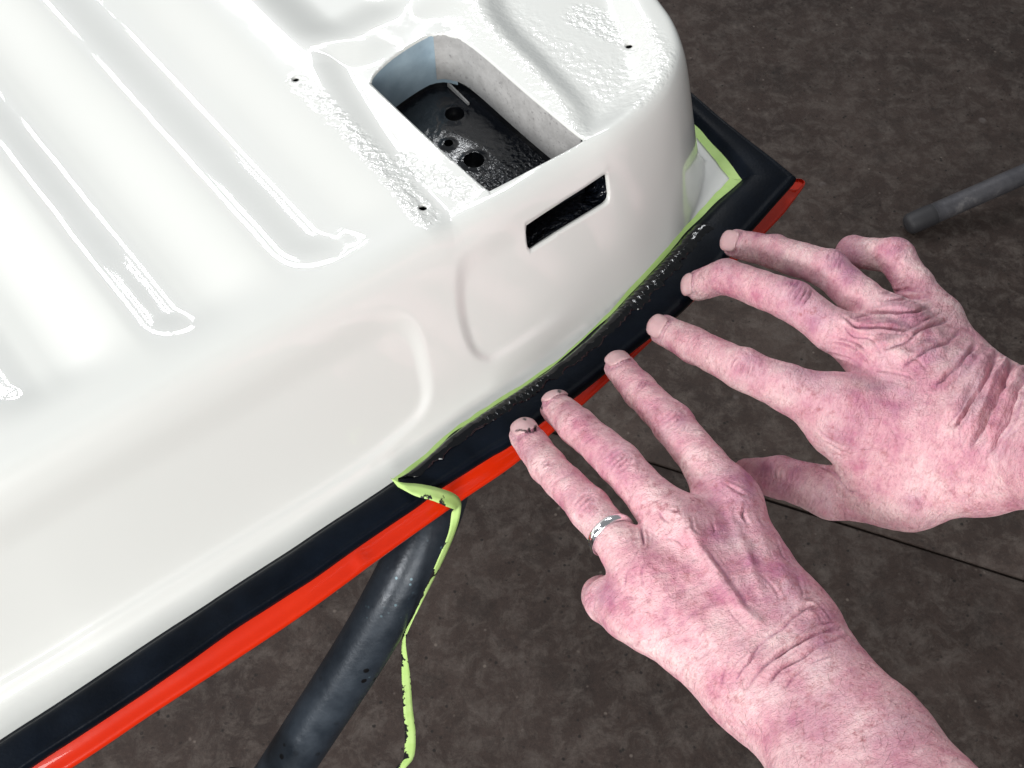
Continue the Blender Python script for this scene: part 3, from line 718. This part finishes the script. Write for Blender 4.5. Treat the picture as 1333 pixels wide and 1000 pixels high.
def build_hand(fingers, palm, nails, grooves, ridges, reds, dirts, h=.00068, label=None):
    """fingers: chains of (u,v,z,r mm); palm: capsules ((u,v,z,r),(u,v,z,r))"""
    G = lambda q: at(q[0], q[1], q[2])
    fat = lambda r: (r + max(0, 9.6 - r) * .42) / 1000
    rj = random.Random(len(grooves)); fine = []
    for pts, w, dep in grooves:
        if w > 1.55:
            for sgn in (-1, 1, -2, 2):
                o = sgn * rj.uniform(4, 7); dx, dy = pts[-1][0] - pts[0][0], pts[-1][1] - pts[0][1]; L = math.hypot(dx, dy)
                if rj.random() < .8: fine.append(([(x - dy / L * o + rj.uniform(-2, 2), y + dx / L * o + rj.uniform(-2, 2)) for x, y in pts[(1 if rj.random() < .4 and len(pts) > 3 else 0):(-1 if rj.random() < .4 and len(pts) > 3 else None)]], 1.25, dep * rj.uniform(.25, .5)))
    grooves = [(p, w * .85, d * 1.8) for p, w, d in grooves] + fine
    allp = [(G(q), q[3] / 1000) for f in fingers for q in f] + [(G(q), q[3] / 1000) for c in palm for q in c]
    lo = np.min([p - r for p, r in allp], 0) - .006; hi = np.max([p + r for p, r in allp], 0) + .006
    Fd = Field(lo, hi, h)
    U = Fd.blank()
    for f in fingers:
        A = Fd.blank()
        for q0, q1 in zip(f[:-1], f[1:]): Fd.cone(A, G(q0), G(q1), fat(q0[3]), fat(q1[3]), .003)
        U = smin(U, A, .0022)
    Pm = Fd.blank()
    for q0, q1 in palm: Fd.cone(Pm, G(q0), G(q1), q0[3] / 1000, q1[3] / 1000, .013)
    D = smin(U, Pm, .011); del U, Pm
    V, F = surface_nets(D, Fd.o, h); del D
    V = relax(V, F, 8)
    N = vert_normals(V, F)
    V = V + N * (.00035 * vnoise(V, 130, 1) + .00016 * vnoise(V, 330, 2))[:, None]
    # creases, tendons and veins, laid out where they run on the back of the hand
    uu, vv = proj(V); face = np.einsum('ij,ij->i', N, CAM - V) / np.linalg.norm(CAM - V, axis=1); fm = sstep(.02, .25, face)
    disp = np.zeros(len(V)); red = np.zeros(len(V)); crease = np.zeros(len(V))
    wob = 2.0 * vnoise(V, 210, 7); wob2 = 2.0 * vnoise(V, 210, 8)
    U2, V2 = uu + wob, vv + wob2; nzk = vnoise(V, 150, 17)
    for pts, w, dep in grooves:
        P = catmull(pts, 6) if len(pts) > 2 else np.array(pts, float)
        lo2, hi2 = P.min(0) - 5 * w - 4, P.max(0) + 5 * w + 4
        k = np.where((U2 > lo2[0]) & (U2 < hi2[0]) & (V2 > lo2[1]) & (V2 < hi2[1]) & (fm > 0))[0]
        if not len(k): continue
        d = pdist(U2[k], V2[k], P); ln_ = np.minimum(np.hypot(U2[k] - P[0, 0], V2[k] - P[0, 1]), np.hypot(U2[k] - P[-1, 0], V2[k] - P[-1, 1]))
        g = np.exp(-(d / w) ** 2); dep = dep * (.12 + .88 * sstep(0, 5 * w + 6, ln_)) * np.clip(.95 + .75 * nzk[k], .25, 1.5); disp[k] += fm[k] * dep * .001 * (-g + .28 * np.exp(-((d - 2.4 * w) / (1.3 * w)) ** 2))
        crease[k] = np.maximum(crease[k], g * fm[k] * np.minimum(1, dep * 1.1))
    for pts, w, dep in ridges:
        P = catmull(pts, 6) if len(pts) > 2 else np.array(pts, float)
        d = pdist(U2, V2, P); disp += fm * dep * .0017 * np.exp(-(d / w) ** 2) * (1 + .5 * nzk)
    hd = G(palm[0][0]) - G(palm[0][1]); hd /= np.linalg.norm(hd); lt = np.cross(hd, [0, 0, 1]); lt /= np.linalg.norm(lt)
    Q = np.stack([V @ hd, V @ lt, V[:, 2]], 1) * 1000
    for fa_, fl_, am, sd_ in ((.15, .05, .36, 31), (.26, .10, .14, 32), (.11, .15, .12, 33)):
        n_ = vnoise(Q * np.array([fa_, fl_, fl_]), 1, sd_); r_ = np.exp(-(n_ / .11) ** 2); mk = np.clip(.55 + .9 * vnoise(V, 38, sd_ + 9), .1, 1.2) * fm
        disp -= am * .001 * r_ * mk; crease = np.maximum(crease, .35 * r_ * mk)
    for (u, v, r, a) in reds: red = np.maximum(red, 1.3 * a * np.exp(-((uu - u) ** 2 + (vv - v) ** 2) / r ** 2))
    red = np.maximum(red * (.75 + .5 * vnoise(V, 160, 4)), crease * .55); red = np.clip(red, 0, 1)
    dirt = np.zeros(len(V))
    for pts, w in dirts: dirt = np.maximum(dirt, np.exp(-(pdist(uu, vv, pts) / w) ** 4) * fm)
    V = V + N * disp[:, None]
    # nails: lifted out of the fingertip's own surface
    hand_dir = G(palm[0][0]) - G(palm[0][1]); hand_dir /= np.linalg.norm(hand_dir); lat = np.cross(hand_dir, [0, 0, 1]); lat /= np.linalg.norm(lat)
    hc = np.stack([(V - V.mean(0)) @ hand_dir, (V - V.mean(0)) @ lat, V[:, 2] - V[:, 2].mean()], 1) * 1000
    nail_jobs = []
    for (nu, nv, fi, ln, wdt) in nails:
        tip_, r = G(fingers[fi][0]), fat(fingers[fi][0][3]); dip = G(fingers[fi][1])
        ax = tip_ - dip; ax /= np.linalg.norm(ax)
        rr = ray(nu, nv); oc = CAM - tip_; b = oc @ rr; disc = b * b - (oc @ oc - r * r)
        hp_ = CAM + rr * (-b - math.sqrt(max(disc, 0)))
        up_ = hp_ - tip_; up_ -= ax * (up_ @ ax) * .8; up_ /= np.linalg.norm(up_); sd = np.cross(ax, up_); sd /= np.linalg.norm(sd)
        q = V - tip_; a_ = (q @ ax) * 1000; s_ = (q @ sd) * 1000; h_ = (q @ up_) * 1000
        m = (np.abs(a_ - 1.0) < 16) & (h_ > 0) & (np.abs(s_) < 12)
        ca = r * 1000 - 1.2 - ln / 2                                     # centre along the finger
        e = (np.abs((a_ - ca) / (ln / 2))) ** 3.2 + (np.abs(s_ / (wdt / 2))) ** 3.2
        e[~m] = 9
        nail_jobs.append((e, a_, ca, ln))
        disp2 = np.where(e < 9, -.0008 * np.exp(-((e - 1.2) / .4) ** 2), 0)
        V = V + N * disp2[:, None]; crease = np.where(np.abs(e - 1.15) < .4, np.maximum(crease, .9), crease)
        red = np.where(np.abs(e - 1.15) < .5, np.maximum(red, .30), red)
    wz = np.zeros(len(V))
    pale = np.zeros(len(V)); mott = np.clip(.4 + .6 * vnoise(V, 45, 5), 0, 1)
    hand = mesh_obj('hand', V, F[:, ::-1], SKIN, person, attrs={'red': red, 'dirt': dirt, 'pale': pale, 'mottle': mott, 'hc': hc})
    if label: hand['label'] = label
    N2 = vert_normals(V, F)
    rh = np.random.RandomState(len(V) % 977); tw = hc[:, 0].min() - 0; ax01 = (hc[:, 0] - hc[:, 0].min()) / np.ptp(hc[:, 0])
    cand = np.where((ax01 < .62) & (N2[:, 2] > -.1) & (vnoise(V, 30, 41) > -.15))[0]; pk_ = rh.choice(cand, 260)
    hv, hf = [], []
    for q in pk_:
        p, n_ = V[q], N2[q]; t_ = -hand_dir * .55 + lat * rh.uniform(-.55, .55); t_ = t_ - n_ * (t_ @ n_) * .9; t_ /= np.linalg.norm(t_); b_ = np.cross(t_, n_); L = rh.uniform(.004, .009); w_ = .000042
        i_ = len(hv); bend = rh.uniform(-.25, .25)
        for f_, ww in ((0, 1), (.5, .8), (1, .15)):
            c_ = p + t_ * L * f_ + n_ * L * (.16 * f_ - .10 * f_ * f_ + .01) + b_ * bend * L * f_ * f_
            hv += [c_ - b_ * w_ * ww, c_ + b_ * w_ * ww]
        hf += [(i_, i_ + 1, i_ + 3, i_ + 2), (i_ + 2, i_ + 3, i_ + 5, i_ + 4)]
    props(mesh_obj('arm_hair', np.array(hv), np.array(hf), HAIR, hand), kind='stuff')
    for e, a_, ca, ln in nail_jobs:
        fsel = (e[F] < 1.0).all(1); Fn = F[fsel]
        if not len(Fn): continue
        us = np.unique(Fn); rm = np.full(len(V), -1); rm[us] = np.arange(len(us)); Vn = V[us]
        Fr = rm[Fn]; Vn = relax(Vn, np.vstack([Fr, Fr[:, ::-1]]), 6)
        lift = .0007 * sstep(0, .5, 1 - e[us]) + .0002
        Vn = Vn + N2[us] * lift[:, None]
        tipm = sstep(ca + ln * .36, ca + ln * .44, a_[us])
        mesh_obj('fingernail', Vn, Fr[:, ::-1], NAIL, hand, attrs={'tip': tipm, 'dirt': dirt[us]})
    return hand

def zc(pts, sc, ox, oy): return [(ox + x / sc, oy + y / sc) for x, y in pts]
def knuckle(cx, cy, ang, r, n=4, sp=5.0, dep=.5):           # arcs of skin folds across a finger joint
    out = []; a = math.radians(ang); ax = (math.cos(a), math.sin(a)); pr = (-ax[1], ax[0])
    for i in range(n):
        o = (i - (n - 1) / 2) * sp; bow = .22 * o
        pts = [(cx + ax[0] * (o + bow * (1 - (k * k) * 1.6)) + pr[0] * r * k * (1 - .06 * abs(i - 1.5)), cy + ax[1] * (o + bow * (1 - k * k * 1.6)) + pr[1] * r * k * (1 - .06 * abs(i - 1.5))) for k in (-.85, -.4, 0, .4, .85)]
        out.append((pts, 1.5, dep))
    return out
zr = .8235
# --- left hand (lower one)
LF = [[(806, 478, zr, 6.4), (832, 508, .832, 7.0), (876, 552, .845, 8.6), (918, 606, .852, 9.4), (952, 652, .853, 11.5)],
      [(725, 531, zr, 7.2), (752, 556, .836, 8.0), (806, 602, .850, 9.2), (850, 652, .856, 9.6), (888, 692, .858, 11.5)],
      [(684, 567, zr, 6.6), (712, 606, .832, 7.2), (767, 662, .846, 8.5), (808, 712, .853, 8.8), (845, 752, .855, 11.0)],
      [(800, 788, .815, 6.5), (783, 776, .824, 7.2), (790, 782, .838, 8.6), (838, 800, .850, 11.0)],
      [(905, 665, .806, 8.5), (940, 700, .808, 9.5), (995, 765, .822, 11.0), (1020, 810, .845, 13.0)]]
LP = [((945, 655, .852, 12.0), (1026, 815, .860, 16.5)), ((888, 695, .856, 12.5), (1008, 845, .862, 17.5)), ((845, 755, .853, 12.0), (995, 875, .860, 17.0)), ((832, 795, .847, 12.0), (985, 893, .858, 16.5)),
      ((1026, 815, .860, 16.5), (1140, 968, .888, 18.0)), ((985, 893, .858, 16.5), (1092, 1020, .880, 17.5)), ((1140, 968, .888, 18.0), (1400, 1270, .955, 23.0)), ((1092, 1020, .880, 17.5), (1320, 1330, .945, 23.0))]
z4 = lambda p: zc(p, 3.334, 780, 600)
LG = [(z4([(640, 880), (700, 800), (780, 730), (850, 670), (900, 640), (960, 650)]), 2.6, 1.0), (z4([(640, 985), (700, 910), (770, 850), (880, 780), (980, 740), (1045, 735)]), 2.6, 1.3),
      (z4([(730, 980), (790, 900), (880, 850), (980, 790), (1070, 770)]), 2.4, 1.0), (z4([(590, 960), (630, 890), (690, 835), (760, 770)]), 1.8, .7), (z4([(800, 990), (880, 900), (960, 860), (1040, 830)]), 1.8, .5),
      (z4([(880, 600), (950, 620), (1020, 700)]), 1.8, .6), (z4([(520, 990), (545, 900), (570, 820)]), 1.6, .5), (z4([(455, 350), (500, 430), (570, 520), (640, 620), (690, 680)]), 4.0, .5),
      (z4([(640, 180), (625, 230), (650, 290)]), 2.0, .8), (z4([(690, 200), (700, 260), (745, 310)]), 2.0, .6), (z4([(540, 90), (600, 130), (650, 160)]), 2.0, .7), (z4([(470, 330), (500, 300), (490, 250)]), 1.6, .5),
      (z4([(170, 270), (190, 320), (190, 375)]), 1.7, .9), (z4([(110, 560), (120, 480), (150, 420), (185, 380)]), 1.6, .6), (z4([(195, 560), (190, 500), (200, 430)]), 1.4, .4), (z4([(100, 590), (130, 590), (170, 600)]), 1.4, .3),
      (z4([(300, 210), (340, 230), (350, 190)]), 1.6, .5), (z4([(250, 210), (290, 260), (330, 260)]), 1.5, .4), (z4([(395, 240), (410, 310), (450, 330)]), 1.6, .4), (z4([(200, 300), (260, 330), (330, 340), (380, 380)]), 1.3, .3),
      (z4([(760, 330), (800, 420), (860, 470)]), 1.8, .4), (z4([(560, 640), (600, 700), (650, 740)]), 1.5, .25), (z4([(860, 480), (880, 560), (870, 620)]), 2.0, .4), (z4([(700, 480), (760, 560), (790, 620)]), 2.0, .35)]
LG += knuckle(878, 549, 52, 20, 5, 5.5, .45) + knuckle(806, 598, 47, 21, 5, 5.5, .4) + knuckle(765, 658, 48, 19, 5, 5.5, .45) + knuckle(834, 503, 48, 16, 2, 4, .35) + knuckle(748, 548, 45, 16, 1, 4, .3) + knuckle(711, 603, 52, 15, 2, 5, .35)
LG += knuckle(797, 640, 48, 15, 2, 16, .15) + knuckle(770, 775, 60, 16, 3, 5, .3)
LR = [(z4([(400, 330), (470, 430), (560, 560), (640, 650), (680, 700)]), 9, 1.1), (z4([(330, 230), (420, 330)]), 12, .8), (z4([(610, 130), (700, 330), (800, 500), (900, 640)]), 11, .6), (z4([(560, 200), (640, 400), (700, 560)]), 6, .5), (z4([(150, 400), (330, 620), (520, 800)]), 11, .4)]
LRED = [(960, 632, 38, .75), (940, 690, 45, .45), (806, 598, 24, .45), (878, 549, 24, .45), (766, 658, 20, .32), (785, 775, 26, .5), (1010, 740, 70, .50), (960, 750, 45, .3), (966, 840, 12, .5), (1080, 830, 60, .45), (800, 600, 20, .3), (684, 590, 12, .3), (1060, 930, 70, .3), (1170, 960, 60, .35)]
LD = [([(673, 562), (678, 561), (682, 562)], 1.0), ([(683, 562), (687, 562), (689, 559), (691, 562), (695, 561)], 1.0), ([(694, 562), (697, 556), (698, 561)], 1.3), ([(682, 547), (684, 548)], 1.5), ([(727, 511), (729, 512)], 1.8), ([(737, 508), (740, 510)], 2.0), ([(746, 513), (747, 514)], 1.6), ([(704, 530), (705, 532)], 1.6)]
build_hand(LF, LP, [(810, 474, 0, 13.5, 12.5), (725, 514, 1, 11.5, 13), (690, 569, 2, 14.0, 12.8)], LG, LR, LRED, LD, label='left hand with a silver ring and sealant-specked fingertips')
# --- right hand (upper one)
RF = [[(864, 429, zr, 6.6), (904, 450, .833, 7.6), (968, 481, .850, 9.2), (1030, 508, .857, 10.6), (1095, 530, .860, 12.5)],
      [(908, 372, zr - .001, 6.6), (945, 360, .840, 7.8), (1034, 393, .860, 9.4), (1085, 430, .864, 9.8), (1140, 455, .864, 12)],
      [(957, 317, zr, 6.2), (1008, 328, .836, 7.6), (1080, 351, .855, 8.9), (1118, 388, .860, 9.2), (1165, 425, .862, 11.5)],
      [(1095, 350, .828, 6.0), (1110, 328, .840, 6.8), (1166, 334, .856, 7.8), (1190, 372, .856, 8.2), (1215, 415, .854, 11)],
      [(974, 618, .800, 7.2), (1015, 621, .808, 9.6), (1085, 642, .820, 12.0), (1180, 640, .842, 15)]]
RP = [((1095, 532, .858, 13.5), (1265, 596, .862, 19)), ((1140, 458, .862, 12.5), (1270, 565, .866, 18.0)), ((1170, 430, .860, 12.0), (1285, 545, .864, 17.5)), ((1215, 425, .852, 12), (1300, 532, .862, 17.0)),
      ((1180, 634, .842, 14), (1270, 602, .860, 19)), ((1090, 560, .850, 12), (1185, 635, .842, 14)),
      ((1270, 600, .860, 19.0), (1400, 600, .900, 19.5)), ((1300, 534, .862, 17.0), (1400, 555, .898, 18.0)), ((1400, 600, .900, 19.5), (1640, 660, .985, 23)), ((1640, 660, .985, 23), (2050, 850, 1.06, 27)), ((1640, 610, .985, 23), (2050, 800, 1.06, 27)), ((1400, 555, .898, 18), (1640, 610, .985, 23))]
z6 = lambda p: zc(p, 2.38, 883, 280)
RG = [(z6([(1075, 500), (1040, 600), (1000, 680), (950, 745)]), 3.2, 2.3), (z6([(1035, 440), (1010, 520), (960, 620), (920, 690), (900, 735)]), 3.2, 2.3), (z6([(985, 430), (950, 510), (900, 600), (850, 660)]), 3.0, 1.9),
      (z6([(930, 395), (885, 450), (830, 500), (790, 535)]), 2.6, 1.2), (z6([(880, 360), (820, 400), (760, 430), (690, 470)]), 2.6, 1.2), (z6([(850, 320), (770, 350), (690, 400), (620, 420)]), 2.4, 1.1),
      (z6([(800, 280), (720, 300), (640, 300), (540, 320)]), 2.4, 1.2), (z6([(770, 250), (700, 260), (630, 265)]), 2.0, .9), (z6([(760, 235), (700, 235), (630, 240)]), 1.8, .7), (z6([(510, 320), (570, 350), (660, 350), (740, 370)]), 2.2, 1.0),
      (z6([(500, 340), (540, 370), (600, 390), (640, 440)]), 1.6, .6), (z6([(470, 400), (520, 400), (570, 430), (600, 470)]), 1.6, .6), (z6([(450, 430), (520, 440), (570, 470)]), 1.5, .5), (z6([(480, 380), (540, 390), (600, 430)]), 1.4, .5),
      (z6([(1060, 640), (1020, 700), (990, 760)]), 2.0, .6), (z6([(960, 700), (950, 760), (960, 800)]), 1.6, .4), (z6([(880, 620), (870, 700), (900, 760)]), 1.6, .4), (z6([(440, 640), (480, 670), (540, 680)]), 1.5, .4), (z6([(430, 660), (470, 700), (540, 720)]), 1.5, .5), (z6([(450, 700), (500, 730), (560, 740)]), 1.4, .4),
      (z6([(430, 770), (480, 800), (520, 850), (560, 860)]), 2.0, .8), (z6([(380, 440), (440, 470), (500, 470)]), 1.5, .5), (z6([(600, 480), (680, 490), (740, 520)]), 1.8, .4), (z6([(700, 430), (760, 470), (770, 500)]), 1.6, .4)]
RG += knuckle(968, 478, 25, 20, 5, 6, .5) + knuckle(1040, 380, 32, 22, 5, 6, .5) + knuckle(1085, 342, 28, 19, 4, 5.5, .5) + knuckle(905, 443, 22, 15, 2, 5, .35) + knuckle(935, 348, 0, 14, 3, 5, .35) + knuckle(1005, 318, 15, 13, 2, 5, .3) + knuckle(1172, 326, 60, 14, 3, 5, .3) + knuckle(1020, 615, 10, 16, 4, 6, .4)
RR = [(z6([(560, 420), (640, 400), (720, 380), (800, 370)]), 7, 1.3), (z6([(690, 440), (800, 420)]), 9, .9), (z6([(900, 450), (880, 480)]), 8, 1.1), (z6([(1010, 470), (960, 560), (900, 660)]), 7, 1.7), (z6([(940, 450), (890, 540), (820, 640)]), 7, 1.4), (z6([(1060, 490), (1030, 580), (980, 680)]), 7, 1.7),
      (z6([(430, 560), (560, 560), (700, 540)]), 12, .6), (z6([(520, 340), (600, 370), (690, 430)]), 9, .7), (z6([(540, 880), (720, 930), (900, 900)]), 14, .5), (z6([(730, 885), (740, 900)]), 4, 1.0)]
RRED = [(1040, 385, 34, .75), (1060, 410, 30, .6), (1098, 345, 28, .75), (975, 480, 26, .5), (1165, 320, 22, .45), (1210, 460, 24, .7), (1258, 475, 22, .6), (1150, 505, 60, .45), (1060, 480, 50, .45), (1180, 420, 40, .45), (1010, 625, 45, .6), (1070, 645, 30, .4), (1190, 655, 16, .5), (1275, 520, 40, .5), (1300, 580, 40, .3), (900, 340, 16, .2), (940, 345, 16, .35), (1100, 560, 40, .35)]
build_hand(RF, RP, [(863, 428, 0, 14, 12.5), (905, 367, 1, 12, 12), (955, 314, 2, 14, 12)], RG, RR, RRED, [], label='right hand with bent fingers and deeply creased wrist')

# wedding ring on the left ring finger
ra_, rb_ = at(767, 662, .846), at(808, 712, .853); rc = ra_ + (rb_ - ra_) * .70; ax = (rb_ - ra_) / np.linalg.norm(rb_ - ra_)
X = np.cross(ax, [0, 0, 1.0]); X /= np.linalg.norm(X); Y = np.cross(X, ax)
rows = []; a = np.arange(64) / 64 * 2 * np.pi; R0 = .0094
for dx, dr in ((-.0021, .0), (-.0020, .0007), (-.0012, .00125), (0, .0014), (.0012, .00125), (.0020, .0007), (.0021, .0), (.0018, -.0004), (-.0018, -.0004)):
    rows.append(rc + ax * dx + (R0 + dr) * (np.cos(a)[:, None] * X + np.sin(a)[:, None] * Y))
V = np.stack(rows, 1)
ro = mesh_obj('ring', V.reshape(-1, 3) - rc, grid_faces(64, 9, True, True), SILVER); ro.location = rc
props(ro, 'plain silver wedding band on the ring finger of the left hand', 'ring')
